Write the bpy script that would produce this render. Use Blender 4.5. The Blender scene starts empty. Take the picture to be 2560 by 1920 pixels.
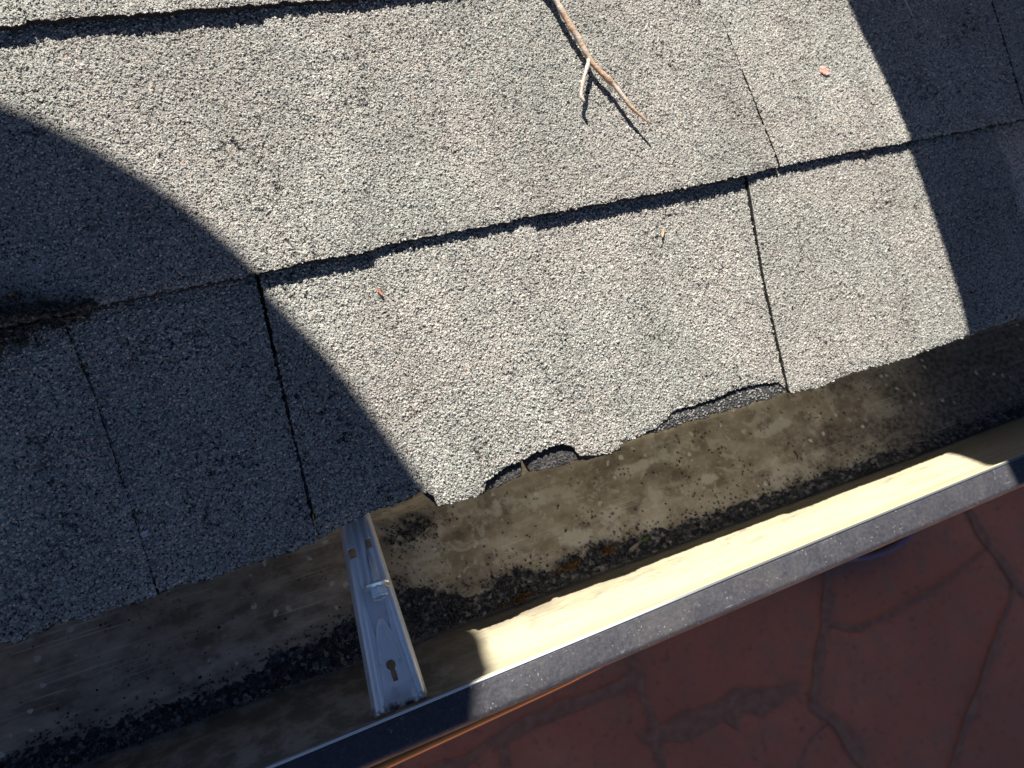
import bpy, bmesh, math, random
import numpy as np
from mathutils import Matrix, Vector
random.seed(5); rng = np.random.default_rng(7)
SC = bpy.context.scene
COL = SC.collection

# ---------------------------------------------------------------- camera
# world: X runs along the eave, -Y points away from the house, Z is up, the eave edge is y=0, z=0
cam = bpy.data.cameras.new('camera'); camo = bpy.data.objects.new('camera', cam); COL.objects.link(camo)
R = Matrix(((0.9177732, 0.25177198, -0.30708831), (-0.34991901, 0.87835983, -0.32563889), (0.18774729, 0.40631868, 0.89423492)))
camo.matrix_world = Matrix.Translation((-0.31655, -0.096873, 0.417017)) @ R.to_4x4()
cam.sensor_width = 36; cam.lens = 27.2; cam.clip_start = 0.01; cam.clip_end = 200
cam.dof.use_dof = True; cam.dof.focus_distance = 0.43; cam.dof.aperture_fstop = 11
SC.camera = camo

# ---------------------------------------------------------------- sky, sun, exposure
LDIR = Vector((0.13503, -0.59217, -0.79442))            # direction the sunlight travels
W = bpy.data.worlds.new('World'); SC.world = W; W.use_nodes = True
nt = W.node_tree; nt.nodes.clear()
sky = nt.nodes.new('ShaderNodeTexSky'); sky.sky_type = 'NISHITA'; sky.sun_disc = False
sky.altitude = 3500; sky.air_density = .5; sky.dust_density = .1; sky.ozone_density = 1.5
sky.sun_elevation = math.radians(52.6); sky.sun_rotation = math.radians(-12.8)
bg = nt.nodes.new('ShaderNodeBackground'); bg.inputs[1].default_value = 0.05
wo = nt.nodes.new('ShaderNodeOutputWorld'); nt.links.new(sky.outputs[0], bg.inputs[0]); nt.links.new(bg.outputs[0], wo.inputs[0])
sl = bpy.data.lights.new('sun', 'SUN'); sl.energy = 5.0; sl.angle = math.radians(0.53); sl.color = (1, .945, .86)
so = bpy.data.objects.new('sun', sl); COL.objects.link(so)
so.rotation_euler = LDIR.to_track_quat('-Z', 'Y').to_euler(); so.location = (-.6, 3, 4)
SC.view_settings.view_transform = 'Standard'; SC.view_settings.look = 'None'
SC.view_settings.gamma = 1; SC.view_settings.use_curve_mapping = False
SC.view_settings.exposure = 1.27

# ---------------------------------------------------------------- node helper
class Mat:
    def __init__(s, name):
        s.m = bpy.data.materials.new(name); s.m.use_nodes = True; s.t = s.m.node_tree; s.t.nodes.clear()
        s.out = s.n('OutputMaterial'); s.b = s.n('BsdfPrincipled'); s.t.links.new(s.b.outputs[0], s.out.inputs[0])
        s.co = s.n('TexCoord').outputs['Object']
    def n(s, k, **kw):
        x = s.t.nodes.new('ShaderNode' + k)
        for a, b in kw.items(): setattr(x, a, b)
        return x
    def put(s, sock, v):
        if isinstance(v, bpy.types.NodeSocket): s.t.links.new(v, sock)
        elif isinstance(v, (tuple, list)) and sock.type == 'RGBA' and len(v) == 3: sock.default_value = (*v, 1)
        else: sock.default_value = v
    def math(s, op, a, b=0., c=None, clamp=False):
        x = s.n('Math', operation=op); x.use_clamp = clamp; s.put(x.inputs[0], a); s.put(x.inputs[1], b)
        if c is not None: s.put(x.inputs[2], c)
        return x.outputs[0]
    def scale(s, v, sc, off=(0, 0, 0)):
        x = s.n('Mapping'); s.put(x.inputs[0], v); x.inputs['Scale'].default_value = sc; x.inputs['Location'].default_value = off
        return x.outputs[0]
    def noise(s, sc, det=3, rough=.55, v=None, dist=0., col=False):
        x = s.n('TexNoise'); s.put(x.inputs['Vector'], v or s.co); x.inputs['Scale'].default_value = sc
        x.inputs['Detail'].default_value = det; x.inputs['Roughness'].default_value = rough; x.inputs['Distortion'].default_value = dist
        return x.outputs['Color' if col else 'Fac']
    def vor(s, sc, v=None, feat='F1'):
        x = s.n('TexVoronoi', feature=feat); s.put(x.inputs['Vector'], v or s.co); x.inputs['Scale'].default_value = sc
        return x
    def ramp(s, v, a, b, lo=0., hi=1., smooth=True):
        x = s.n('MapRange'); x.interpolation_type = 'SMOOTHSTEP' if smooth else 'LINEAR'; s.put(x.inputs[0], v)
        for i, q in enumerate((a, b, lo, hi)): x.inputs[i + 1].default_value = q
        return x.outputs[0]
    def cramp(s, v, stops):
        x = s.n('ValToRGB'); s.put(x.inputs[0], v); e = x.color_ramp.elements
        while len(e) < len(stops): e.new(.5)
        for q, (p, c) in zip(e, stops): q.position = p; q.color = (*c, 1)
        return x.outputs[0]
    def mix(s, f, a, b, mode='MIX'):
        x = s.n('Mix', data_type='RGBA', blend_type=mode); s.put(x.inputs[0], f); s.put(x.inputs[6], a); s.put(x.inputs[7], b)
        return x.outputs[2]
    def warp(s, amp, sc):
        x = s.n('VectorMath', operation='MULTIPLY_ADD'); s.put(x.inputs[0], s.noise(sc, 2, col=True))
        x.inputs[1].default_value = (amp,) * 3; s.put(x.inputs[2], s.co); return x.outputs[0]
    def bump(s, h, dist, strength=1., normal=None):
        x = s.n('Bump'); x.inputs['Strength'].default_value = strength; x.inputs['Distance'].default_value = dist
        s.put(x.inputs['Height'], h)
        if normal: s.put(x.inputs['Normal'], normal)
        return x.outputs[0]
    def xyz(s, v=None):
        x = s.n('SeparateXYZ'); s.put(x.inputs[0], v or s.co); return x.outputs
    def set(s, **kw):
        nm = dict(col='Base Color', rough='Roughness', metal='Metallic', normal='Normal', spec='Specular IOR Level')
        for k, v in kw.items(): s.put(s.b.inputs[nm[k]], v)
        return s.m
    def blob(s, x0, y0, rx, ry, wob=.75, sc=120):     # soft-edged patch on the object's x/y plane
        X, Y, Z = s.xyz()
        a = s.math('POWER', s.math('DIVIDE', s.math('SUBTRACT', X, x0), rx), 2.)
        b = s.math('POWER', s.math('DIVIDE', s.math('SUBTRACT', Y, y0), ry), 2.)
        d = s.math('ADD', s.math('ADD', a, b), s.math('MULTIPLY', s.math('SUBTRACT', s.noise(sc, 4), .5), wob * 6))
        return s.ramp(d, 1.3, .2)

def simple(name, col, rough=.6, metal=0., var=.25, sc=60, bump=None):
    m = Mat(name); f = m.noise(sc, 4)
    c = m.mix(f, tuple(x * (1 - var) for x in col), tuple(min(1, x * (1 + var)) for x in col))
    m.set(col=c, rough=rough, metal=metal)
    if bump: m.set(normal=m.bump(m.noise(bump[0], 3), bump[1]))
    return m.m

# shingle granules ------------------------------------------------
def granule_material():
    m = Mat('asphalt_shingle_granules')
    w = m.warp(.0012, 500)
    v1 = m.vor(700, w); v2 = m.vor(1150, w)
    wv = m.n('TexWhiteNoise'); m.put(wv.inputs['Vector'], v1.outputs['Color']); rnd = wv.outputs['Value']
    d1 = v1.outputs['Distance']; d2 = v2.outputs['Distance']
    g1 = m.math('MULTIPLY', m.ramp(d1, .72, .12), m.math('MULTIPLY_ADD', rnd, .6, .4))
    g2 = m.math('MULTIPLY', m.ramp(d2, .75, .15), .45)
    g = m.math('MAXIMUM', g1, g2)
    pit = m.ramp(m.noise(270, 4, .7), .535, .62)                     # places where granules have washed off
    sparse = m.ramp(m.noise(30, 2), .45, .7)
    pit = m.math('MULTIPLY', pit, m.math('MULTIPLY_ADD', sparse, .7, .3))
    g = m.math('MULTIPLY', g, m.math('SUBTRACT', 1., m.math('MULTIPLY', pit, .85)))
    grey = m.cramp(rnd, [(0, (.22, .217, .212)), (.2, (.29, .284, .272)), (.55, (.34, .333, .315)), (.85, (.395, .385, .365)), (.97, (.45, .44, .42)), (1, (.56, .55, .53))])
    sep = m.n('SeparateColor'); m.put(sep.inputs[0], v1.outputs['Color'])
    tint = m.cramp(sep.outputs[0], [(0, (.90, .97, .94)), (.25, (.98, .99, .96)), (.6, (1, .97, .93)), (.85, (1, .95, .90)), (.992, (1.0, .92, .84)), (1, (1., .68, .48))])
    col = m.mix(1., grey, tint, 'MULTIPLY')
    big = m.mix(m.ramp(m.noise(11, 2), .35, .65), (1.005, .98, .955), (.965, .99, .965))  # blends of granule colour from tab to tab
    big2 = m.ramp(m.noise(22, 3, v=m.scale(m.co, (1, .45, 1), (3, 1, 0))), .3, .7, .88, 1.10)
    col = m.mix(1., col, big, 'MULTIPLY')
    hs = m.n('HueSaturation'); m.put(hs.inputs['Color'], col); m.put(hs.inputs['Saturation'], .8); m.put(hs.inputs['Value'], m.math('MULTIPLY', big2, m.ramp(m.n('ObjectInfo').outputs['Random'], 0, 1, .93, 1.06, False))); col = hs.outputs[0]
    col = m.mix(m.ramp(g, .22, .02), col, (.018, .017, .018))        # bare asphalt between the granules
    m.set(col=col, rough=.78, spec=.35)
    h = m.math('ADD', m.math('MULTIPLY', g, .00135), m.math('MULTIPLY', m.noise(230, 4, .65), .0019))
    h = m.math('SUBTRACT', h, m.math('MULTIPLY', pit, .0007))
    dn = m.n('Displacement'); m.put(dn.inputs['Height'], h); dn.inputs['Scale'].default_value = 1.; dn.inputs['Midlevel'].default_value = .0018
    m.t.links.new(dn.outputs[0], m.out.inputs['Displacement'])
    m.m.displacement_method = 'BOTH'
    return m.m
M = {}
M['shingle'] = granule_material()
def asphalt_edge():
    m = Mat('torn_asphalt_layer'); g = m.noise(700, 4)
    m.set(col=m.cramp(g, [(.35, (.010, .010, .010)), (.52, (.04, .038, .037)), (.72, (.14, .135, .13))]), rough=.85)
    m.set(normal=m.bump(g, .0025)); return m.m
M['starter'] = asphalt_edge()
def cut_edge():
    m = Mat('black_asphalt_cut_edge'); g = m.noise(600, 4)
    m.set(col=m.cramp(g, [(.4, (.010, .010, .010)), (.7, (.035, .034, .033))]), rough=.9, spec=.2)
    dn = m.n('Displacement'); m.put(dn.inputs['Height'], m.math('MULTIPLY', m.noise(500, 3), .0012)); dn.inputs['Scale'].default_value = 1.; dn.inputs['Midlevel'].default_value = .0006
    m.t.links.new(dn.outputs[0], m.out.inputs['Displacement']); m.m.displacement_method = 'BUMP'; return m.m
M['edge'] = cut_edge()
def torn():
    m = Mat('worn_dark_granule_layer'); v = m.vor(620, m.warp(.001, 500)); g = m.noise(260, 4, .7)
    m.set(col=m.mix(m.ramp(g, .42, .58), (.03, .03, .03), m.cramp(m.ramp(v.outputs['Distance'], .7, .1), [(0, (.02, .02, .02)), (.5, (.22, .22, .21)), (1, (.30, .30, .28))])), rough=.85, normal=m.bump(m.math('ADD', g, m.ramp(v.outputs['Distance'], .7, .1)), .0016)); return m.m
M['torn'] = torn()
M['deck'] = simple('roof_deck_wood', (.12, .09, .06), .8)
M['wood'] = simple('painted_fascia', (.28, .25, .2), .6)
M['wall'] = simple('rendered_wall', (.45, .4, .33), .85, sc=12)

# ---------------------------------------------------------------- mesh helpers
def link(o, parent=None):
    COL.objects.link(o)
    if parent: o.parent = parent
    return o
def mesh_np(name, V, F, mat, parent=None, smooth=True):
    me = bpy.data.meshes.new(name); V = np.asarray(V, np.float32); F = np.asarray(F, np.int32)
    k = F.shape[1]; me.vertices.add(len(V)); me.vertices.foreach_set('co', V.ravel())
    me.loops.add(F.size); me.loops.foreach_set('vertex_index', F.ravel())
    me.polygons.add(len(F)); me.polygons.foreach_set('loop_start', np.arange(0, F.size, k, dtype=np.int32))
    me.polygons.foreach_set('loop_total', np.full(len(F), k, np.int32))
    me.polygons.foreach_set('use_smooth', np.full(len(F), smooth)); me.update(); me.validate()
    me.materials.append(mat)
    return link(bpy.data.objects.new(name, me), parent)
def grid_faces(nx, ny, off=0):
    i = np.arange(nx * ny).reshape(ny, nx) + off
    return np.stack([i[:-1, :-1], i[:-1, 1:], i[1:, 1:], i[1:, :-1]], -1).reshape(-1, 4)
def bm_obj(name, bm, mat, parent=None, smooth=False):
    me = bpy.data.meshes.new(name); bm.normal_update(); bm.to_mesh(me); bm.free(); me.materials.append(mat)
    for p in me.polygons: p.use_smooth = smooth
    return link(bpy.data.objects.new(name, me), parent)
def empty(name, loc=(0, 0, 0), rot=(0, 0, 0)):
    o = bpy.data.objects.new(name, None); o.empty_display_size = .05; COL.objects.link(o); o.location = loc; o.rotation_euler = rot; return o
def tag(o, label=None, cat=None, group=None, kind=None):
    for k, v in (('label', label), ('category', cat), ('group', group), ('kind', kind)):
        if v: o[k] = v
    return o
def box(bm, a, b):
    vs = [bm.verts.new((x, y, z)) for z in (a[2], b[2]) for x, y in ((a[0], a[1]), (b[0], a[1]), (b[0], b[1]), (a[0], b[1]))]
    for f in ((3, 2, 1, 0), (4, 5, 6, 7), (0, 1, 5, 4), (1, 2, 6, 5), (2, 3, 7, 6), (3, 0, 4, 7)): bm.faces.new([vs[i] for i in f])
def loft(rings, closed=True):
    n = len(rings[0]); V = np.concatenate(rings); F = []
    for i in range(len(rings) - 1):
        for j in range(n if closed else n - 1):
            F.append((i * n + j, i * n + (j + 1) % n, (i + 1) * n + (j + 1) % n, (i + 1) * n + j))
    return V, np.array(F)
def tube(pts, rad, n=10, jit=0.):
    pts = np.array(pts, float); rings = []
    for i, p in enumerate(pts):
        t = pts[min(i + 1, len(pts) - 1)] - pts[max(i - 1, 0)]; t /= np.linalg.norm(t)
        a = np.cross(t, (0, 0, 1.)); a /= np.linalg.norm(a) + 1e-9; b = np.cross(t, a)
        th = np.arange(n) * 2 * np.pi / n; r = rad[i] * (1 + jit * rng.standard_normal(n)) if jit else np.full(n, rad[i])
        rings.append(p + (np.cos(th) * r)[:, None] * a + (np.sin(th) * r)[:, None] * b)
    rings = [np.repeat(pts[:1], n, 0)] + rings + [np.repeat(pts[-1:], n, 0)]
    return loft(rings)
def smooth1d(x, amp, step, seed):
    r = np.random.default_rng(seed); k = np.arange(-2000, 2000); v = r.standard_normal(4000) * amp
    return np.interp(x / step, k, v)

# ================================================================ HOUSE
G = -2.70                                                # ground level
PITCH = math.radians(20)
house = tag(empty('house', (0, .5, G)), 'house with weathered grey asphalt shingle roof reaching down to the gutter', 'house')
bm = bmesh.new(); box(bm, (-4, 0, 0), (6, .2, 2.62)); bm_obj('wall', bm, M['wall'], house)
bm = bmesh.new(); box(bm, (-4, -.475, 2.545), (6, -.452, 2.685)); bm_obj('fascia', bm, M['wood'], house)
bm = bmesh.new(); box(bm, (-4, -.45, 2.55), (6, 0, 2.565)); bm_obj('soffit', bm, M['wood'], house)
# roof frame: x along the eave, y up the slope, z off the surface; origin at the eave edge
bm = bmesh.new(); box(bm, (-4, .02, -.03), (6, 4.2, -.0102))
roof = bm_obj('roof', bm, M['deck'], house); roof.location = (0, -.5, 2.7); roof.rotation_euler = (PITCH, 0, 0)

EAVE = [(-0.456, -0.0031), (-0.4496, -0.0051), (-0.443, -0.0032), (-0.4317, -0.0024), (-0.4169, -0.0037), (-0.4064, -0.0027), (-0.3955, -0.0038), (-0.3839, -0.003), (-0.376, -0.0016), (-0.3616, -0.0038), (-0.3477, -0.0026), (-0.328, -0.0031), (-0.3111, -0.0026), (-0.2961, 0.0015), (-0.2762, 0.0045), (-0.2661, 0.0047), (-0.253, 0.0052), (-0.2469, 0.0074), (-0.2411, 0.0044), (-0.2400, -0.0029), (-0.228, -0.0039), (-0.2136, -0.0047), (-0.2077, 0.0022), (-0.1964, 0.0064), (-0.1847, 0.008), (-0.1805, 0.0086), (-0.1664, 0.0104), (-0.1583, 0.0099), (-0.153, 0.0055), (-0.1505, -0.0001), (-0.1384, -0.0034), (-0.1241, -0.0044), (-0.1232, -.0004), (-0.11, 0.0000), (-0.092, 0.0034), (-0.0835, 0.0085), (-0.0667, 0.0091), (-0.0476, 0.0081), (-0.0419, 0.01), (-0.0332, 0.0103), (-0.0173, 0.0088), (-0.0047, 0.0077), (0.0, 0.0009), (0.0022, -0.0021), (0.0242, -0.0042), (0.0453, -0.002), (0.1021, -0.0032), (0.1625, -0.0009), (0.2147, -0.001), (1, -.002)]
START = [(-0.2445, 0.006), (-0.2399, -0.0016), (-0.2272, -0.0034), (-0.2124, -0.0043), (-0.1988, -0.0025), (-0.1870, -0.0010), (-0.1850, 0.0080), (-0.1835, 0.0080), (-0.1815, -0.0005), (-0.1685, -0.0025), (-0.1492, -0.0022), (-0.1446, -0.0040), (-0.1228, -0.0044), (-.1219, -.0002), (-0.104, 0.0002), (-0.0907, -0.0002), (-0.0786, 0.0), (-0.0476, -0.0008), (-0.0177, -0.0012), (0.002, -0.0006), (.0045, .006)]
BE = [(-.6, .142), (-0.3944, 0.1424), (-0.359, 0.1434), (-0.2986, 0.1427), (-0.2662, 0.1448), (-0.2444, 0.1434), (-0.22, 0.1456), (-0.171, 0.1447), (-0.1187, 0.1442), (-0.0493, 0.1419), (0.0153, 0.1418), (0.0399, 0.1441), (0.0991, 0.1439), (0.1525, 0.1422), (0.2318, 0.1407), (0.2675, 0.1413), (1, .142)]
AE = [(-.6, .2885), (-0.3752, 0.2883), (-0.3743, 0.2906), (-0.3271, 0.2881), (-0.2663, 0.2869), (-0.206, 0.2848), (0, .2855), (1, .286)]
EXPO = .143
def poly(P):
    P = np.array(P); return lambda x: np.interp(x, P[:, 0], P[:, 1])
def shingle(xl, xr, ub, ut, zrest, thick, raises=(), fine=True, mat=None, rough=.00035, seed=0, name='shingle', side_fray=.00012):
    """one tab: xl(u), xr(u) side edges, ub(x) ragged lower edge, ut top; surface falls from zrest+thick at its lower edge"""
    st = .00055 if fine else .006
    um = ub(np.array([(xl(0.) + xr(0.)) / 2]))[0]
    L = ut - um; nx = max(4, int((xr(um) - xl(um)) / st)); ny = max(4, int(L / st))
    s = np.linspace(0, 1, ny)[:, None]; a = np.linspace(0, 1, nx)[None, :]
    u_guess = um + L * s
    fray = smooth1d(u_guess * 1000, side_fray, 1.7, seed + 5)
    x = (xl(u_guess) + fray) * (1 - a) + (xr(u_guess) - fray) * a
    xe = x[0]
    lo = ub(xe) + smooth1d(xe * 1000, rough, 1.3, seed + 1) + smooth1d(xe * 1000, rough * .8, 4.1, seed + 2)
    u = lo[None, :] + (ut - lo)[None, :] * s
    t = (u - um) / L
    z = zrest + thick * (1 - np.clip(t, 0, 1))
    for (x0, x1, hh, u0, u1) in raises:              # doubled (laminated) tab areas that end in a small step
        k = np.clip((x - x0) / .0012, 0, 1) * np.clip((x1 - x) / .0012, 0, 1) * np.clip((u - u0) / (u1 - u0), 0, 1)
        z = z + hh * k
    z = z + smooth1d(x * 1000, .00012, 23, seed + 3) * np.ones_like(u) - .0006 * np.exp(-((u - lo[None, :]) / .0022) ** 2)
    top = np.stack([x * np.ones_like(u), u, z], -1).reshape(-1, 3)
    V = [top]; F = [grid_faces(nx, ny)]; off = len(top)
    idx = np.arange(nx * ny).reshape(ny, nx)
    loop = np.concatenate([idx[0], idx[1:, -1], idx[-1, -2::-1], idx[-2:0:-1, 0]])
    prev = loop
    for dz in (.0012, .0024, .0036, .0046):
        if dz > thick + .0012: break
        c = top[loop].copy(); c[:, 2] -= dz; c[:, 1] += np.where(np.arange(len(loop)) < nx, .0003, 0)
        V.append(c); new = np.arange(len(loop)) + off; off += len(loop)
        F.append(np.stack([prev, new, np.roll(new, -1), np.roll(prev, -1)], -1)[:, ::1]); prev = new
    ob = mesh_np(name, np.concatenate(V), np.concatenate(F), mat or M['shingle'], roof)
    ob.data.materials.append(M['edge']); nt_ = (nx - 1) * (ny - 1)
    mi = np.zeros(len(ob.data.polygons), np.int32); mi[nt_ + len(loop) // 2 * 0:] = 1; ob.data.polygons.foreach_set('material_index', mi)
    return ob
cst = lambda c: (lambda u: c + 0 * u)
def lin(*P):
    P = np.array(sorted((u, x) for x, u in P)); return lambda u: np.interp(u, P[:, 0], P[:, 1])
T = .0050
EA, ST, BF, AF = poly(EAVE), poly(START), poly([(x, .143 + (u - .143) * .6) for x, u in BE]), poly(AE)
J0 = lin((-.3962, .15), (-0.3905, 0.1019), (-0.3868, 0.0319), (-.386, 0)); J1 = lin((-.2990, .15), (-0.3033, 0.0712), (-0.3052, 0.0084))
J3 = lin((0.0172, 0.15), (0.0062, 0.075), (0.0, -0.0)); K3 = lin((0.0245, 0.30), (0.0342, 0.2087), (0.0405, 0.1457)); K4 = lin((.274, .30), (0.2716, 0.2278), (0.270, 0.1482))
def plus(f, d): return lambda u: f(u) + d
gp = .0004
# eave course, z of the worn top surface is 0 at the lower edge
z0 = -T
shingle(cst(-.56), plus(J0, -.0001), EA, .152, z0, T, seed=11)
shingle(plus(J0, .0001), plus(lin((-.3003, .15), (-0.3036, 0.0712), (-0.3053, 0.0084)), -.0001), EA, .152, z0 - .0004, T, seed=21)
shingle(plus(J1, .0002), plus(J3, -gp), EA, .152, z0, T, raises=[(-.238, -.137, .0022, .02, .10)], seed=31)
shingle(plus(J3, gp), cst(.2385), EA, .152, z0 + .0019, T, seed=41)
shingle(cst(.2392), cst(.50), EA, .152, z0, T, seed=51, fine=False)
# narrow strips of the layer underneath, showing down in the two left joints
shingle(cst(-.3995), cst(-.3830), cst(.004), .143, -.0058, .0052, seed=131, name='underlayer')
shingle(cst(-.3085), cst(-.2985), cst(.012), .100, -.0068, .0048, seed=137, name='underlayer')
# second course
z1 = -.0049
shingle(cst(-.56), plus(K3, -gp), BF, .296, z1, T + .0014, raises=[(-.262, .2, .0016, .20, .26)], seed=61)
shingle(plus(K3, gp), plus(K4, -gp), BF, .296, z1, T + .0013, seed=71)
shingle(plus(K4, gp), cst(.50), BF, .296, z1, T + .0010, seed=81)
# third course, only its lower edge is in view on the left
shingle(cst(-.56), cst(-.05), AF, .345, z1, T + .0016, seed=91)
shingle(cst(-.049), cst(.50), AF, .345, z1, T, seed=101, fine=False)
# starter strip showing where the eave shingle has broken away
shingle(cst(-.2445), cst(-.105), ST, .05, -.0092, .0062, mat=M['starter'], seed=111, name='starter_strip', rough=.0003)
shingle(cst(-.1049), cst(.0045), ST, .05, -.0090, .0078, mat=M['torn'], seed=117, name='starter_strip', rough=.0004)
# the rest of the roof, coarse
for c in range(0, 27):
    for (a, b) in (((-4, -.5605), (.5005, 6)) if c < 2 else ((-4, 6),)):
        if c == 2: segs = ((-4, -.5605), (.5005, 6))
        else: segs = ((a, b),)
        for a2, b2 in segs:
            x = a2 - (c * .37 % .9)
            while x < b2:
                x2 = min(b2, x + 1.0)
                if x2 - max(x, a2) > .05:
                    u0 = c * EXPO - .002; vv = []
                    xa = max(x, a2) + .0006; xb = x2 - .0006; y0 = u0; y1 = u0 + EXPO + .01
                    if c == 2: y1 = u0 + EXPO
                    bm = bmesh.new(); v = [bm.verts.new(p) for p in ((xa, y0, 0), (xb, y0, 0), (xb, y1, -.0052), (xa, y1, -.0052), (xa, y0, -.0052), (xb, y0, -.0052))]
                    bm.faces.new((v[0], v[1], v[2], v[3])); bm.faces.new((v[4], v[5], v[1], v[0]))
                    bm_obj('shingle', bm, M['shingle'], roof)
                x = x2
bm = bmesh.new(); box(bm, (-.5605, .345, -.0101), (.5005, .432, -.0030)); bm_obj('shingle', bm, M['shingle'], roof)

# ================================================================ GUTTER
def lipi(x): return .0933 - .0133 * (x + .18)
def trough_mat():
    m = Mat('stained_cream_gutter_enamel'); X, Y, Z = m.xyz()
    o = m.math('MULTIPLY', Y, -1.)
    cream = (.43, .395, .265)
    streak = m.noise(1., 5, .62, v=m.scale(m.co, (38, 85, 60)))
    fine = m.noise(260, 5, .65); med = m.noise(45, 4, .6); big = m.noise(9, 3)
    floorc = m.cramp(m.math('ADD', m.math('MULTIPLY', streak, .55), m.math('MULTIPLY', med, .45)),
                     [(.30, (.21, .18, .14)), (.44, (.37, .32, .25)), (.54, (.50, .445, .36)), (.66, (.68, .64, .56))])
    floorc = m.mix(m.ramp(fine, .56, .70), floorc, (.60, .56, .46))
    # pale clean patches
    for (a, b, c, d) in ((-.178, .0066, .014, .006), (-.150, .0050, .012, .006), (-.0475, .0057, .014, .0055), (-.0724, .004, .02, .004), (-.238, -.0057, .012, .007), (-.247, .004, .012, .006), (-.427, -.044, .016, .005), (-.104, -.0227, .012, .006), (-.135, -.030, .012, .006), (-.36, -.01, .012, .004), (.05, .0, .018, .006), (-.02, -.022, .008, .004)):
        floorc = m.mix(m.math('MULTIPLY', m.blob(a, b, c, d), .75), floorc, (.74, .72, .64))
    bl = m.ramp(m.noise(52, 6, .7, dist=.6), .53, .60); floorc = m.mix(m.math('MULTIPLY', bl, .6), floorc, (.72, .68, .60)); ds = m.ramp(m.noise(36, 6, .72), .54, .64); floorc = m.mix(m.math('MULTIPLY', ds, .55), floorc, (.12, .10, .08))
    sp = m.vor(260, m.warp(.006, 160)); spk = m.math('MULTIPLY', m.ramp(sp.outputs['Distance'], .34, .16), m.ramp(m.noise(40, 4), .50, .62))
    floorc = m.mix(spk, floorc, (.025, .022, .018))
    # grime: thick towards the right end and along the front corner
    rg = m.math('ADD', m.math('MULTIPLY', X, 5.5), m.math('ADD', m.math('MULTIPLY', o, 9.), m.math('MULTIPLY', m.math('SUBTRACT', m.noise(30, 5, .65), .5), 2.6)))
    rg = m.ramp(rg, .45, 1.25); floorc = m.mix(m.math('MULTIPLY', rg, .88), floorc, m.mix(m.ramp(fine, .35, .65), (.05, .046, .04), (.28, .25, .215)))
    lg = m.ramp(m.math('ADD', m.math('MULTIPLY', X, -1.), m.math('MULTIPLY', m.math('SUBTRACT', med, .5), .22)), .22, .31)
    floorc = m.mix(m.math('MULTIPLY', lg, .6), floorc, m.mix(m.ramp(streak, .35, .7), (.26, .205, .15), (.66, .57, .46)))
    # scratches along the run
    sc = m.noise(1., 2, .5, v=m.scale(m.co, (14, 900, 20)), dist=.2)
    floorc = m.mix(m.math('MULTIPLY', m.ramp(sc, .62, .74), m.ramp(med, .42, .60)), floorc, (.72, .68, .60))
    ls = m.noise(1., 2, .5, v=m.scale(m.co, (10, 620, 20), (4, 2, 0)), dist=.3)
    floorc = m.mix(m.math('MULTIPLY', m.math('MULTIPLY', m.ramp(ls, .60, .72), lg), m.ramp(m.noise(22, 4), .42, .58)), floorc, (.80, .74, .64))
    wp = m.vor(95, m.warp(.006, 120)); floorc = m.mix(m.math('MULTIPLY', m.ramp(wp.outputs['Distance'], .20, .12), m.ramp(m.noise(18, 2), .45, .55)), floorc, (.80, .78, .72))
    # front wall: cream, browner low down
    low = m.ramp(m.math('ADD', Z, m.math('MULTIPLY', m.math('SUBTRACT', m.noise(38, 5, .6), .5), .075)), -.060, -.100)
    st2 = m.noise(1., 4, .6, v=m.scale(m.co, (14, 90, 90)))
    wallc = m.mix(m.ramp(st2, .45, .75), cream, (.40, .36, .24))
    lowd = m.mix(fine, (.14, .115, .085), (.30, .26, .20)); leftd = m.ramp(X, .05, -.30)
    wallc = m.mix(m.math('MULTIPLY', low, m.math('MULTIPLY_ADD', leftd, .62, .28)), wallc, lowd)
    pk = m.ramp(m.noise(24, 3), .42, .62)
    wallc = m.mix(m.math('MULTIPLY', pk, .35), wallc, (.50, .42, .30))
    gr_ = m.math('MULTIPLY', m.ramp(m.noise(1., 6, .7, v=m.scale(m.co, (60, 160, 160))), .52, .66), m.ramp(Z, -.035, -.085))
    wallc = m.mix(m.math('MULTIPLY', gr_, .8), wallc, (.22, .18, .135))
    st3 = m.noise(1., 3, .5, v=m.scale(m.co, (7, 260, 260)))
    wallc = m.mix(m.math('MULTIPLY', m.ramp(st3, .52, .66), .6), wallc, (.27, .26, .19))
    dirt_shade = m.ramp(m.math('ADD', X, m.math('MULTIPLY', m.math('SUBTRACT', m.noise(30, 5, .6), .5), .10)), -.215, -.27)  # left wall: blotchy dirt, with the shade there also painted into the colour
    wallc = m.mix(m.math('MULTIPLY', dirt_shade, .82), wallc, m.mix(m.ramp(m.noise(55, 6, .7), .42, .62), (.13, .12, .10), (.34, .32, .27)))
    wall = m.ramp(o, .0575, .0605)
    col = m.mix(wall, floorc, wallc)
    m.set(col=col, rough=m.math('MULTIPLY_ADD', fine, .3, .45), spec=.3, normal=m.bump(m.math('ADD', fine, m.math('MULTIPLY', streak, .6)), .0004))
    return m.m
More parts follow.
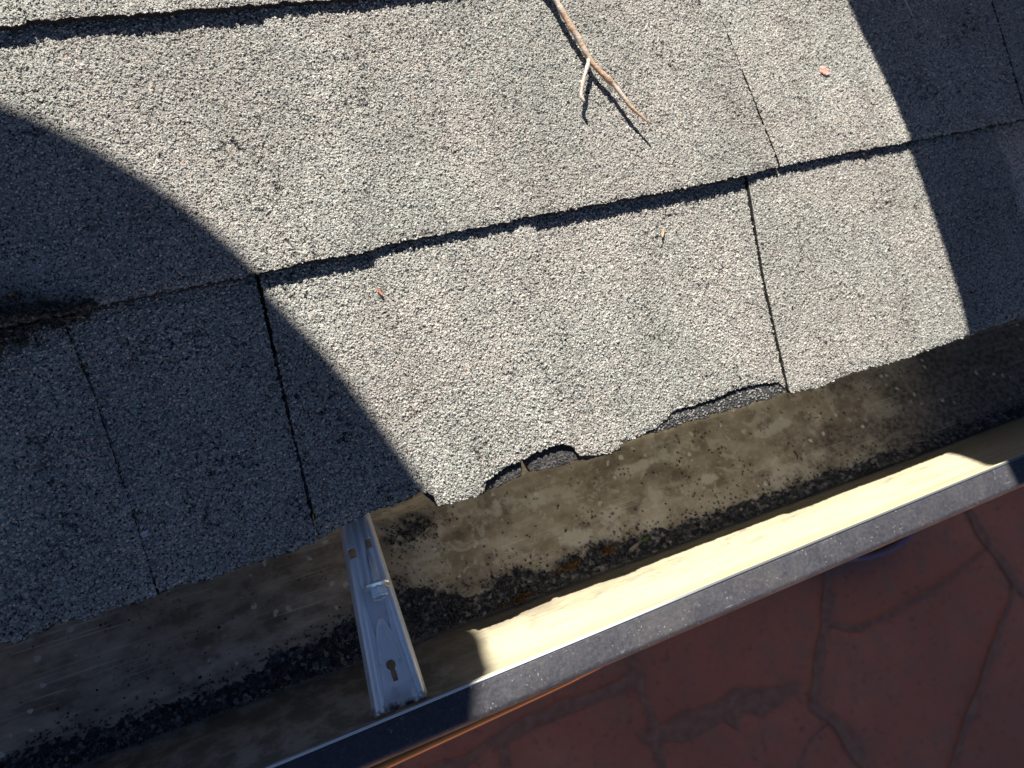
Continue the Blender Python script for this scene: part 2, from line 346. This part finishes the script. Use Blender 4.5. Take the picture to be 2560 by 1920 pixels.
def lip_mat():
    m = Mat('dark_slate_lip_paint'); s = m.noise(420, 5, .7); v = m.vor(420, m.warp(.003, 200))
    c = m.mix(m.ramp(s, .35, .75), (.030, .031, .039), (.062, .060, .067))
    c = m.mix(m.math('MULTIPLY', m.ramp(v.outputs['Distance'], .24, .10), m.ramp(m.noise(60, 2), .48, .62)), c, (.20, .20, .20))
    c = m.mix(m.ramp(m.noise(150, 5, .75), .60, .72), c, (.11, .11, .12))
    c = m.mix(m.math('MULTIPLY', m.ramp(m.noise(20, 5, .65), .48, .66), .35), c, (.075, .066, .062))
    sr = m.noise(1., 3, .6, v=m.scale(m.co, (40, 700, 40)), dist=.4)
    c = m.mix(m.math('MULTIPLY', m.ramp(sr, .66, .74), m.ramp(m.noise(35, 3), .55, .7)), c, (.16, .16, .17))
    m.set(col=c, rough=m.ramp(m.noise(70, 4), .35, .65, .45, .62), spec=.5, normal=m.bump(m.math('ADD', m.math('MULTIPLY', s, .4), m.noise(60, 3)), .0006)); return m.m
def sweep(name, prof, xs, mat, parent, shift=True, wob=0.):
    prof = np.array(prof); nx = len(xs); rings = []
    for x in xs:
        d = (lipi(x) - .0933) if shift else 0.
        o = prof[:, 0] + d * np.clip((prof[:, 0] - .055) / .038, 0, 1) + wob * math.sin(x * 9)
        rings.append(np.stack([np.full(len(prof), x), -o, prof[:, 1]], -1))
    V, F = loft(rings, closed=False); return mesh_np(name, V, F, mat, parent)
def fillet(P, n=5, r=.003):
    P = [np.array(p, float) for p in P]; out = [P[0]]
    for i in range(1, len(P) - 1):
        a, b, c = P[i - 1], P[i], P[i + 1]; d1 = (a - b); d2 = (c - b); l1, l2 = np.linalg.norm(d1), np.linalg.norm(d2)
        k1 = min(r, l1 * .45); k2 = min(r, l2 * .45); p = b + d1 / l1 * k1; q = b + d2 / l2 * k2
        for t in np.linspace(0, 1, n): out.append((1 - t) ** 2 * p + 2 * t * (1 - t) * b + t * t * q)
    out.append(P[-1]); return out
gut = tag(empty('gutter', (0, -.035, -.1065)), 'cream eave gutter with dark slate lip and dirty stained floor', 'gutter')
gi = Matrix.Translation((0, .035, .1065))
xs = np.concatenate([np.linspace(-3, -.6, 10), np.linspace(-.59, .45, 140), np.linspace(.5, 5, 12)])
inner = fillet([(-.0235, -.012), (-.0235, -.105), (.0585, -.105), (.0635, -.0965), (.0680, -.086), (.0735, -.073), (.0825, -.0575), (.0895, -.046), (.0925, -.036), (.0933, -.0195)], 4, .003)
inner_n = [np.array(p) for p in inner]
outer = [p + np.array(q) for p, q in zip(inner_n, [(0, 0)] * len(inner_n))]
out_prof = fillet([(.0935, -.0265), (.0938, -.036), (.0908, -.0470), (.0835, -.0587), (.0745, -.0742), (.0690, -.0872), (.0645, -.0977), (.0595, -.1064), (-.0245, -.1064), (-.0245, -.012), (-.0235, -.012)], 4, .003)
tm = trough_mat()
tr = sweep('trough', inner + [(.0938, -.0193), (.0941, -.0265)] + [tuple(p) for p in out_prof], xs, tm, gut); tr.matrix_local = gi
lipm = lip_mat()
lp = fillet([(.0945, -.0262), (.0944, -.0196), (.0952, -.0188), (.1105, -.0200), (.1128, -.0222), (.1125, -.0330), (.0960, -.0345), (.0945, -.0300)], 4, .0012)
lip = sweep('lip', lp, xs, lipm, gut); lip.matrix_local = gi
em_ = Mat('bright_cut_metal_edge'); em_.set(col=em_.mix(em_.ramp(em_.xyz()[0], -.20, -.08), (.75, .76, .78), (.13, .14, .16)), rough=.4, metal=.3); em = em_.m
ed = sweep('lip_edge', [(.0939, -.0196), (.0939, -.0184), (.0950, -.0181), (.0953, -.0187)], xs, em, gut); ed.matrix_local = gi
tag(ed, 'thin bright line of bare metal along the inner edge of the lip')
orange = simple('orange_brown_stain', (.50, .19, .035), .5, 0., .3, 80)
px = np.linspace(-.62, -.12, 40)
cen = np.stack([px, -(np.array([lipi(x) for x in px]) + .0165 + np.interp(px, [-.5, -.33, -.2, -.12], [.0062, .0048, .0015, -.003])), np.full(40, -.0330)], -1)
V, F = tube(cen, np.full(40, .0033), 8)
ob = mesh_np('front_bead', V, F, orange, gut); ob.matrix_local = gi; tag(ob, 'orange brown strip showing just beyond the dark lip')

# hanger bracket --------------------------------------------------
def metal_mat():
    m = Mat('galvanised_aluminium'); s = m.noise(1, 4, .6, v=m.scale(m.co, (700, 60, 300))); st = m.noise(70, 4, .6)
    c = m.mix(s, (.80, .80, .80), (.95, .94, .92)); c = m.mix(m.math('MULTIPLY', m.ramp(st, .55, .75), .5), c, (.40, .36, .28))
    X, Y, Z = m.xyz()
    dirt = m.ramp(m.math('ADD', m.math('MULTIPLY', Y, -1.), m.math('MULTIPLY', m.math('SUBTRACT', m.noise(160, 5, .7), .5), .022)), .0885, .0950)
    c = m.mix(dirt, c, (.03, .025, .02))
    m.set(col=c, metal=m.math('SUBTRACT', .5, m.math('MULTIPLY', dirt, .5)), rough=m.math('MULTIPLY_ADD', st, .25, .30), normal=m.bump(s, .00008))
    return m.m
mm = metal_mat()
na, nb = 92, 330
aa = np.linspace(-1, 1, na); ob_ = np.linspace(-.020, .0935, nb)
A, B = np.meshgrid(aa, ob_)
half = np.interp(B, [-.02, -.0105, .094], [.0082, .0086, .0146]); cx_ = np.interp(B, [-.02, .094], [-.2822, -.2878])
xx = A * half; top = np.full_like(B, -.0235)
def sm(t): t = np.clip(t, 0, 1); return t * t * (3 - 2 * t)
e = (1 - np.abs(A)) * half
flange = -.0065 * sm((.0020 - e) / .0020); top = top + flange                               # turned-down sides
shoulder = .0011 * np.exp(-((e - .0032) / .0011) ** 2); top = top + shoulder
r1 = np.exp(-((xx + .0001) / .0013) ** 2) + .9 * np.exp(-((xx - .0040) / .0011) ** 2) + .9 * np.exp(-((xx + .0042) / .0011) ** 2)
top = top + .0018 * r1 * sm((.034 - B) / .006)                                              # three beads from the screw back
w = .0045 * sm((B - .034) / .004) * sm((.062 - B) / .028)                                   # tongue-shaped recess below the screw
rec = sm((np.interp(B, [.030, .050, .060], [.0066, .0058, .0048]) - np.abs(xx + .0002)) / .0010)
arch = sm((B - .0455 - (xx / .0044) ** 2 * .0125) / .0022); rec = rec * (1 - arch)
top = top - .0022 * rec * sm((B - .026) / .004)
top = top + .0006 * np.exp(-((B - .0500 - (xx / .0040) ** 2 * .012) / .0022) ** 2) * (np.abs(xx) < .0052)
vee = np.exp(-((np.abs(xx - .001) - np.interp(B, [.056, .094], [.0055, .0095])) / .0009) ** 2) * sm((B - .056) / .006); top = top - .0009 * vee
top = top - .0035 * sm((B - .082) / .012) * sm((.010 - np.abs(xx)) / .004)
hole = np.zeros_like(B, bool)
for (hx, hb) in ((-.2896, .0086), (-.2800, .0060)):
    hole |= (np.abs(cx_ + xx - hx - (hb - B) * .05) < .0018) & (np.abs(B - hb) < .0025)
kx, kb = -.2870, .0715
hole |= np.hypot(cx_ + xx - kx, B - kb) < .0024
hole |= (np.abs(cx_ + xx - kx - .0002) < .00125) & (B > kb) & (B < kb + .0083)
Vb = np.stack([cx_ + xx, -B, top], -1).reshape(-1, 3); Fb = grid_faces(na, nb)
keep = ~hole.reshape(-1)[Fb].any(1)
hang = mesh_np('hanger_bracket', Vb, Fb[keep][:, ::-1], mm, gut); hang.matrix_local = gi
sd = hang.modifiers.new('sheet', 'SOLIDIFY'); sd.thickness = .0009; sd.offset = 1
tag(hang, 'pressed silver metal hanger bracket with keyhole slot across the gutter')
# screw: flanged hex head on an axis running out from the fascia
bm = bmesh.new(); ax = Vector((-.03, -1, .24)).normalized(); side = Vector((1, -.03, 0)).normalized(); upv = side.cross(ax) * -1
ctr = Vector((-.2823, -.0300, -.0185))
def ring(c, r, n, sx=1.): return [bm.verts.new(c + side * (math.cos(t) * r * sx) + upv * (math.sin(t) * r)) for t in [2 * math.pi * (i + .5) / n for i in range(n)]]
def stack(rs):
    for a, b in zip(rs, rs[1:]):
        for i in range(len(a)): bm.faces.new((a[i], a[(i + 1) % len(a)], b[(i + 1) % len(a)], b[i]))
rs = [ring(ctr, .0020, 32), ring(ctr, .0070, 32), ring(ctr + ax * .0006, .0074, 32), ring(ctr + ax * .0014, .0070, 32), ring(ctr + ax * .0024, .0050, 32)]; stack(rs); bm.faces.new(rs[0][::-1]); bm.faces.new(rs[-1])
rs = [ring(ctr + ax * .0018, .0048, 6), ring(ctr + ax * .0068, .0048, 6), ring(ctr + ax * .0076, .0042, 6), ring(ctr + ax * .0070, .0030, 6)]; stack(rs); bm.faces.new(rs[-1])
rs = [ring(ctr - ax * .065, .0018, 12), ring(ctr, .0018, 12)]; stack(rs)
scm = simple('zinc_screw', (.75, .77, .76), .3, .9, .3, 300)
for v_ in bm.verts: v_.co -= ctr
sw = bm_obj('screw', bm, scm, hang); sw.location = ctr
bv = sw.modifiers.new('bevel', 'BEVEL'); bv.width = .00025; bv.segments = 2; bv.limit_method = 'ANGLE'

# granules washed into the gutter ---------------------------------
def rocks(name, P, S, mat):
    """irregular little stones: jittered octahedra subdivided once would be 32 faces; 14-vertex hulls keep it light"""
    base = np.array([(1, 0, 0), (-1, 0, 0), (0, 1, 0), (0, -1, 0), (0, 0, 1), (0, 0, -1)] + [(a * .62, b * .62, c * .62) for a in (1, -1) for b in (1, -1) for c in (1, -1)], float)
    F = []
    for i, (a, b, c) in enumerate([(a, b, c) for a in (1, -1) for b in (1, -1) for c in (1, -1)]):
        ix = 0 if a > 0 else 1; iy = 2 if b > 0 else 3; iz = 4 if c > 0 else 5; k = 6 + i
        t = [(ix, iy, k), (iy, iz, k), (iz, ix, k)]
        F += t if a * b * c > 0 else [x[::-1] for x in t]
    F = np.array(F); n = len(P); nv = len(base)
    V = base[None] * (1 + .28 * rng.standard_normal((n, nv, 1))) * S[:, None, None] * (1 + .25 * rng.standard_normal((n, 1, 3)))
    q = rng.standard_normal((n, 4)); q /= np.linalg.norm(q, axis=1)[:, None]; w_, x, y, z = q.T
    Rm = np.stack([1 - 2 * (y * y + z * z), 2 * (x * y - z * w_), 2 * (x * z + y * w_), 2 * (x * y + z * w_), 1 - 2 * (x * x + z * z), 2 * (y * z - x * w_), 2 * (x * z - y * w_), 2 * (y * z + x * w_), 1 - 2 * (x * x + y * y)], -1).reshape(n, 3, 3)
    V = np.einsum('nij,nvj->nvi', Rm, V) + P[:, None]
    FF = (F[None] + (np.arange(n) * nv)[:, None, None]).reshape(-1, 3)
    return mesh_np(name, V.reshape(-1, 3), FF, mat, smooth=False)
GR = [(-0.62, .042), (-0.4983, 0.0434), (-0.4837, 0.043), (-0.4627, 0.0421), (-0.4398, 0.0445), (-0.4177, 0.0435), (-0.3857, 0.045), (-0.3668, 0.0452), (-0.3452, 0.0372), (-0.3261, 0.0408), (-0.3035, 0.0333), (-0.2682, 0.0241), (-0.2506, 0.028), (-0.2316, 0.0389), (-0.2116, 0.047), (-0.1997, 0.0398), (-0.1846, 0.0381), (-0.1583, 0.0493), (-0.1496, 0.0441), (-0.1284, 0.0401), (-0.1046, 0.0457), (-0.0705, 0.0464), (-0.0554, 0.0466), (0.0067, 0.0484), (0.0391, 0.0492), (0.0879, 0.0491), (0.1854, 0.0495), (0.5, 0.050)]
def gm():
    m = Mat('washed_off_granules'); X = m.noise(900, 1); v = m.vor(420)
    w = m.n('TexWhiteNoise'); m.put(w.inputs['Vector'], v.outputs['Color'])
    m.set(col=m.cramp(w.outputs['Value'], [(0, (.025, .025, .030)), (.55, (.075, .077, .09)), (.85, (.17, .17, .18)), (1, (.40, .39, .36))]), rough=.75)
    return m.m
gmat = gm()
N = 38000
gx = rng.uniform(-.6, .42, N); lo = np.interp(gx, *np.array(GR).T) + smooth1d(gx * 1000, .0016, 4, 3)
dens = rng.random(N) ** .85
go = .0582 - (.0582 - lo) * dens
hmax = .0042 * np.clip((go - lo) / (.0582 - lo + 1e-6), 0, 1) ** .8
gz = -.105 + .0005 + hmax * np.where(rng.random(N) < .6, .9, rng.random(N))
sc = rng.normal(.00062, .00012, N).clip(.0003, .001)
# stragglers up the floor
n2 = 1500; sx = rng.uniform(-.6, .42, n2); l2 = np.interp(sx, *np.array(GR).T); so_ = l2 - rng.exponential(.004, n2)
P = np.concatenate([np.stack([gx, -go, gz], -1), np.stack([sx, -so_, np.full(n2, -.1045)], -1)])
n3 = 260; P = np.concatenate([P, np.stack([rng.uniform(-.5, .4, n3), rng.uniform(-.04, .02, n3), np.full(n3, -.1046)], -1)])
# clump of dark grit hanging on the floor below the broken tab corner
n4 = 350; P = np.concatenate([P, np.stack([-.2420 + rng.normal(0, .010, n4), .0100 + rng.normal(0, .0055, n4), -.1045 + rng.exponential(.0008, n4)], -1)])
S = np.concatenate([sc, rng.normal(.00058, .00012, n2 + n3 + n4).clip(.0003, .001)])
tag(rocks('shingle_grit', P, S, gmat), 'dark loose shingle granules lying along the front of the gutter floor', 'grit', kind='stuff')
# dark crumbly debris caught at the shingle joint on the left
cp, sp_ = math.cos(PITCH), math.sin(PITCH)
def r2w(x, u, h): return np.stack([x, u * cp - h * sp_, u * sp_ + h * cp], -1)
n5 = 2800; dx = -.56 + .182 * rng.random(n5) ** 1.25; du = .1445 + rng.normal(0, 1, n5) * np.interp(dx, [-.56, -.46, -.42, -.40, -.38], [.012, .0105, .007, .0035, .001])
dh = .0006 + np.abs(rng.normal(0, .0016, n5)) * np.interp(dx, [-.5, -.39], [1.3, .5]) + np.where(du > .143, .0016, -.003)
dm = Mat('black_crumbly_moss'); dm.set(col=dm.cramp(dm.noise(500, 3), [(.3, (.012, .013, .011)), (.55, (.04, .04, .035)), (.75, (.15, .14, .12))]), rough=.9)
tag(rocks('debris_clump', r2w(dx, du, dh), rng.normal(.0009, .0003, n5).clip(.0004, .002), dm.m), 'black crumbly moss and dirt caught at the shingle edge on the left', 'debris', kind='stuff')

# leaf bits in the gutter ----------------------------------------
def crumpled(name, loc, size, col, label, cat, parent=None, nrm=(0, 0, 1), rough=.7, group=None, curl=.3, seed=0):
    r = np.random.default_rng(seed); k = 9; aa_, bb = np.meshgrid(np.linspace(-1, 1, k), np.linspace(-1, 1, k))
    wv = np.sqrt(np.clip(1 - aa_ ** 2, 0, 1)) * .95 + .05
    x = aa_ * size[0] * (1 + .08 * r.standard_normal(aa_.shape)); y = bb * wv * size[1] * (1 + .12 * r.standard_normal(aa_.shape))
    z = curl * (y ** 2 / size[1] + x ** 2 / size[0] * .5) + r.standard_normal(aa_.shape) * size[1] * .08
    V = np.stack([x, y, z], -1).reshape(-1, 3)
    q = Vector((0, 0, 1)).rotation_difference(Vector(nrm)) @ Matrix.Rotation(r.uniform(0, 6.28) if len(size) < 3 else size[2], 3, 'Z').to_quaternion()
    o = mesh_np(name, V, grid_faces(k, k), simple(name + '_surface', col, rough, 0, .35, 700))
    o.location = loc; o.rotation_mode = 'QUATERNION'; o.rotation_quaternion = q
    s_ = o.modifiers.new('thick', 'SOLIDIFY'); s_.thickness = .0004
    return tag(o, label, cat, group)
fz = -.1005
def crumbs(loc, n, sx, sy, label, seed):
    r = np.random.default_rng(seed); P = np.stack([r.normal(0, sx, n), r.normal(0, sy, n), np.abs(r.normal(0, .0007, n))], -1)
    P[:, 1] -= P[:, 0] * -.15
    m = Mat('rusty_leaf_crumbs'); m.set(col=m.cramp(m.noise(420, 4, .7), [(.3, (.03, .02, .012)), (.55, (.10, .052, .018)), (.75, (.24, .12, .035))]), rough=.8)
    o = rocks('leaf_crumbs', P, r.normal(.00085, .0003, n).clip(.0003, .0015), m.m); o.location = loc; return tag(o, label, 'leaf litter', 'rust coloured leaf crumbs in the gutter grit')
crumbs((-.1180, -.0460, fz), 60, .0030, .0018, 'rust brown leaf crumbs in the gutter grit just left of the bark chip', 1)
crumbs((-.1500, -.0475, fz), 80, .0050, .0016, 'orange brown leaf crumbs halfway between the bracket and the bark chip', 2)
crumbs((-.1900, -.0560, fz), 60, .0048, .0012, 'dark rusty leaf crumbs against the front corner, nearest the bracket', 3)
crumpled('bark_chip', (-.0990, -.0505, fz), (.0055, .0014, .3), (.24, .21, .19), 'pale pinkish grey bark chip on the gutter grit', 'bark chip', seed=4)
crumpled('moss_tuft', (-.0890, -.0480, fz), (.0028, .0012, .3), (.07, .12, .02), 'tiny green moss tuft on the gutter grit beside the bark chip', 'moss', seed=5)
rn = (0, -sp_, cp)
def onroof(x, u, h):
    h = h - .0049 + .0058 * (1 - (u % .143) / .152) + .0002
    return tuple(r2w(np.array([x]), np.array([u]), np.array([h]))[0])
crumpled('petal', onroof(.0986, .2027, .0006), (.0036, .0030), (.55, .30, .25), 'small salmon pink petal lying on the sunlit shingle at the right', 'petal', nrm=rn, curl=.08, seed=6)
crumpled('wood_splinter', onroof(-.2388, .1207, .0009), (.0026, .0005, -1.2), (.42, .17, .09), 'tiny orange wood splinter on the sunlit eave shingle', 'splinter', nrm=rn, seed=7)
crumpled('wood_splinter', onroof(-.0560, .1180, .0009), (.0028, .0006, 1.1), (.50, .36, .22), 'tiny straw coloured splinter on the eave shingle near the dark joint', 'splinter', nrm=rn, seed=8)
crumpled('seed_husk', onroof(-.1822, .2445, .0005), (.0019, .0016), (.60, .42, .33), 'small round peach seed husk on the upper shingle left of the twig', 'seed husk', nrm=rn, curl=.3, seed=9)
crumpled('seed_husk', onroof(-.0957, .2650, .0005), (.0014, .0011), (.50, .30, .10), 'tiny amber seed husk on the upper shingle beside the twig', 'seed husk', nrm=rn, curl=.3, seed=10)
for i, (x, u, lb) in enumerate(((-.3845, .0282, 'white pebble on the shaded eave shingle beside the lower end of the joint'), (-.4560, .012, 'white pebble on the shaded shingle at the left near the gutter'))):
    crumpled('white_pebble', onroof(x, u, .0004), (.0016, .0013), (.55, .56, .6), lb, 'pebble', nrm=rn, curl=.5, seed=20 + i, group='white pebbles on the shaded shingles')

# twig -------------------------------------------------------------
def bark(name, c1, c2, c3):
    m = Mat(name); n1 = m.noise(1, 4, .6, v=m.scale(m.co, (260, 120, 260))); n2 = m.noise(45, 3)
    c = m.mix(m.ramp(n2, .4, .6), m.mix(n1, c1, c2), c3); m.set(col=c, rough=.75, normal=m.bump(m.noise(600, 4), .0006)); return m.m
tw = tag(empty('twig', onroof(-.08, .24, .003)), 'dry forked brown twig lying on the sunlit upper shingle', 'twig')
def dense(P, n):
    P = np.array(P); d = np.r_[0, np.cumsum(np.linalg.norm(np.diff(P, axis=0), axis=1))]; t = np.linspace(0, d[-1], n)
    return np.stack([np.interp(t, d, P[:, i]) for i in range(P.shape[1])], -1)
TW = dense([(-.1010, .318, .0022), (-0.0937, 0.2908, .0030), (-0.0883, 0.2699, .0034), (-0.0838, 0.2534, .0036), (-0.0792, 0.238, .0034), (-0.0765, 0.229, .0036), (-0.0655, 0.2125, .0048), (-0.0594, 0.1969, .0060), (-0.0513, 0.1853, .0078)], 70)
wig = smooth1d(np.arange(70.), .00035, 4, 77)
rad = np.interp(np.arange(70), [0, 25, 45, 62, 69], [.0026, .0023, .0016, .0012, .0005]) * (1 + .16 * smooth1d(np.arange(70.), 1, 3, 12)) * 1.0
for k in (14, 33, 41, 52, 60): rad[k] *= 1.35
V, F = tube(r2w(TW[:, 0] + wig, TW[:, 1], TW[:, 2]), rad, 12, .11)
b1 = mesh_np('stem', V, F, bark('orange_brown_bark', (.26, .15, .09), (.50, .34, .22), (.42, .36, .29)), tw); b1.matrix_local = Matrix.Translation(-tw.location)
TB = dense([(-0.0773, 0.2310, .0036), (-.0795, .2275, .0042), (-0.0828, 0.2224, .0045), (-.0850, .2195, .0050), (-0.0890, 0.2117, .0052), (-.0903, .2085, .0052), (-0.0890, 0.2045, .0058)], 26)
rad = np.interp(np.arange(26), [0, 12, 22, 25], [.0013, .0012, .0009, .0004]) * (1 + .2 * smooth1d(np.arange(26.), 1, 2, 13))
V, F = tube(r2w(TB[:, 0], TB[:, 1], TB[:, 2]), rad, 10, .05)
b2 = mesh_np('side_branch', V, F, bark('pale_grey_bark', (.42, .34, .28), (.62, .56, .50), (.40, .33, .28)), tw); b2.matrix_local = Matrix.Translation(-tw.location)
tag(b2, 'pale grey side branch of the twig')
# a thin dry stalk lying in the shade top right
V, F = tube(r2w(np.array([.178, .181, .186]), np.array([.262, .25, .231]), np.array([.0022, .0022, .002])), [.0006, .0005, .0003], 6)
tag(mesh_np('grass_stalk', V, F, simple('dry_stalk', (.3, .32, .34), .6)), 'thin grey dry stalk in the shade on the upper right shingle', 'stalk')

# ================================================================ PATIO
def patio_mat():
    m = Mat('dark_red_flagstone'); c = m.cramp(m.noise(1.6, 5, .6), [(.3, (.42, .22, .15)), (.5, (.55, .255, .17)), (.7, (.62, .33, .22))])
    c = m.mix(m.ramp(m.noise(9, 6, .65), .45, .7), c, (.42, .27, .19)); c = m.mix(m.ramp(m.noise(38, 5, .7), .56, .68), c, (.30, .17, .12)); m.set(col=c, rough=.8, normal=m.bump(m.noise(40, 5), .003)); return m.m
bm = bmesh.new(); v = [bm.verts.new(p) for p in ((-25, -25, G), (25, -25, G), (25, 25, G), (-25, 25, G))]; bm.faces.new(v)
pat = tag(bm_obj('patio', bm, patio_mat()), kind='structure')
mort = Mat('grey_mortar'); mort.set(col=mort.cramp(mort.noise(30, 5), [(.35, (.30, .20, .145)), (.65, (.42, .29, .21))]), rough=.9, normal=mort.bump(mort.noise(120, 4), .004))
J = [([(.79, -.5), (0.8029, 0.0874), (0.7942, 0.1771), (0.7805, 0.3217), (0.78, 0.4786), (0.741, 0.6205), (.70, 1.0)], .05),
     ([(.70, .50), (0.84, 0.52), (1.0, 0.539), (1.1718, 0.5382), (1.42, 0.565)], .10),
     ([(1.4413, 0.6315), (1.5415, 0.5358), (1.6295, 0.4305), (1.7334, 0.2882), (1.8347, 0.1386), (1.95, -.5)], .045),
     ([(1.6558, 0.3775), (1.7811, 0.4565), (1.9937, 0.4518), (2.2891, 0.4359), (2.640, 0.3621)], .022),
     ([(2.62, -.5), (2.6417, 0.0599), (2.6378, 0.1637), (2.6383, 0.359), (2.6629, 0.4781), (2.6745, 0.6149), (2.7246, 0.8747), (2.8, 1.6)], .05),
     ([(1.4413, 0.6315), (1.5134, 0.7895), (1.546, 0.9334), (1.5709, 1.1023), (1.65, 1.6)], .06),
     ([(2.6464, 0.5679), (2.3353, 0.7752), (2.1148, 0.9177), (1.8955, 1.0693), (1.6, 1.25)], .028),
     ([(1.4634, 0.7322), (1.35, 0.7579), (1.2708, 0.8265), (1.1, 1.1)], .008),
     ([(-.5, .30), (-0.0011, 0.3321), (0.1903, 0.3022), (0.3953, 0.2898), (0.82, 0.2923)], .06),
     ([(.2, .31), (.15, .7), (.3, 1.2)], .05), ([(-.5, .9), (.15, .8)], .05), ([(.74, 1.0), (1.1, 1.1), (1.6, 1.3)], .05)]
rr = np.random.default_rng(3)
for i in range(-6, 12):
    for j in range(-3, 5):
        if 1 <= j + 3 <= 4 and -1 <= i <= 4: continue
        x = i * .75 + rr.uniform(-.15, .15); y = j * .65 + rr.uniform(-.15, .15)
        J.append(([(x, y), (x + .4, y + rr.uniform(-.1, .2)), (x + .8, y + rr.uniform(-.1, .1))], .05)); J.append(([(x, y), (x + rr.uniform(-.1, .1), y + .35), (x + rr.uniform(-.1, .1), y + .7)], .05))
Vs, Fs, off = [], [], 0
for k, (Pl, wd) in enumerate(J):
    D = dense(Pl, max(8, int(30 * len(Pl) / 3))); wd = wd if k == 1 else wd * .8; t = np.gradient(D, axis=0); t /= np.linalg.norm(t, axis=1)[:, None]; nn = np.stack([-t[:, 1], t[:, 0]], -1)
    tp = (.35 + .65 * np.sin(np.linspace(0, np.pi, len(D)))) if k == 1 else 1.; wd = wd * tp; w1 = wd / 2 * (1 + .35 * smooth1d(np.arange(len(D)) * 1., 1, 3, k)); w2 = wd / 2 * (1 + .35 * smooth1d(np.arange(len(D)) * 1., 1, 3, k + 50))
    a = D + nn * np.abs(w1)[:, None]; b = D - nn * np.abs(w2)[:, None]; z = G + .004 + .0012 * (k % 7)
    V = np.concatenate([np.c_[a[:, 0], -a[:, 1], np.full(len(a), z)], np.c_[b[:, 0], -b[:, 1], np.full(len(a), z)]]); n = len(a)
    Vs.append(V); Fs.append(np.array([(i, n + i, n + i + 1, i + 1) for i in range(n - 1)]) + off); off += len(V)
mesh_np('mortar_joints', np.concatenate(Vs), np.concatenate(Fs), mort.m, pat)

# oval tub standing on the patio
tubo = tag(empty('tub', (2.0, .11, G + .004)), 'round dark tub with blue rim standing on the red patio below the gutter lip', 'tub')
def oval(rx, ry, z, n=56): return np.stack([np.cos(np.arange(n) * 2 * np.pi / n) * rx, np.sin(np.arange(n) * 2 * np.pi / n) * ry, np.full(n, z)], -1)
V, F = loft([oval(.01, .01, 0), oval(.34, .24, 0), oval(.36, .26, .02), oval(.425, .315, .135), oval(.42, .31, .137), oval(.35, .25, .03), oval(.33, .23, .02), oval(.01, .01, .02)])
mesh_np('body', V, F, simple('dark_tub', (.03, .025, .035), .5), tubo)
V, F = loft([oval(.424, .314, .125), oval(.436, .326, .13), oval(.440, .330, .142), oval(.434, .324, .150), oval(.424, .314, .150), oval(.418, .308, .140), oval(.424, .314, .125)])
rim = mesh_np('rim', V, F, simple('blue_rim', (.13, .13, .24), .45), tubo)

# ================================================================ ADDED SUN BLOCKERS (out of frame; outlines shaped to cast the two eave shadows)
s1 = Vector((-0.97497358, -0.22232074, 0)); t1 = Vector((0.17661497, -0.7745338, 0.60737512))
nrm = Vector((0, -sp_, cp))
def sun_blocker(pts, D, label, mx):
    P = np.array(pts, float); n = len(P)
    C = np.concatenate([P[-2:], P, P[:3]]); out = []           # closed Catmull-Rom
    for i in range(2, n + 2):
        p0, p1, p2, p3 = C[i - 1], C[i], C[i + 1], C[i + 2] if i + 2 < len(C) else C[i + 1]
        for t in np.linspace(0, 1, 8, endpoint=False):
            out.append(.5 * ((2 * p1) + (-p0 + p2) * t + (2 * p0 - 5 * p1 + 4 * p2 - p3) * t * t + (-p0 + 3 * p1 - 3 * p2 + p3) * t ** 3))
    out = np.array(out); c = out.mean(0)
    C0 = s1 * float(c[0]) + t1 * float(c[1]); k = -(nrm @ C0) / (nrm @ LDIR)
    org = C0 + LDIR * k - LDIR * D
    e = tag(empty('added_sun_blocker', org), label, 'satellite dish')
    rel = out - c; S1, T1, LL = map(np.array, (s1, t1, LDIR)); rings = []
    for f in (1.0, .97, .8, .6, .4, .2, .02):
        rings.append(rel[:, :1] * f * S1 + rel[:, 1:] * f * T1 + LL * (.05 * (1 - f * f)))
    back = [r + LL * .004 for r in rings[::-1]]
    V, F = loft([rings[-1]] + rings[::-1][1:] + [rings[0] + LL * .004] + back[::-1][1:])
    mesh_np('blocker_sheet', V, F, simple('grey_blocker_paint', (.35, .35, .36), .5), e)
    foot = Vector((org.x + mx, org.y + .12, 0)); u = foot.y / cp; foot.z = u * sp_ + .005
    foot = foot - org; hub = LDIR * .06
    V, F = tube([foot, Vector((foot.x, foot.y, hub.z - .02)), hub + Vector((0, .03, 0)), hub - LDIR * .01], [.02, .02, .02, .02], 12); mesh_np('blocker_mast', V, F, simple('blocker_mast_metal', (.4, .4, .42), .4, .7), e)
    bm = bmesh.new(); box(bm, (foot.x - .07, foot.y - .07, foot.z - .06), (foot.x + .07, foot.y + .07, foot.z + .004)); bm_obj('foot', bm, scm, e)
    return e
sun_blocker([(.41, -.235), (.365, -.220), (.332, -.204), (.306, -.184), (.284, -.162), (.268, -.140), (.257, -.118), (.247, -.096), (.240, -.070), (.235, -.046), (.237, -.03), (.242, -.015), (.251, .010), (.268, .026), (.31, .065), (.38, .10), (.5, .10), (.62, -.02), (.60, -.15), (.50, -.21)], 1.0,
     'added unseen sun blocker up the roof, shaped to cast the left eave shadow', -.35)
sun_blocker([(-.186, -.105), (-.185, -.078), (-.181, -.048), (-.175, -.024), (-.167, 0), (-.160, .018), (-.151, .033), (-.137, .06), (-.123, .085), (-.118, .12), (-.15, .17), (-.24, .2), (-.40, .15), (-.47, .0), (-.42, -.17), (-.33, -.22), (-.25, -.21), (-.20, -.16)], .55,
     'added unseen sun blocker up the roof, shaped to cast the right eave shadow', .30)

# render settings
SC.render.engine = 'CYCLES'
SC.cycles.max_bounces = 8
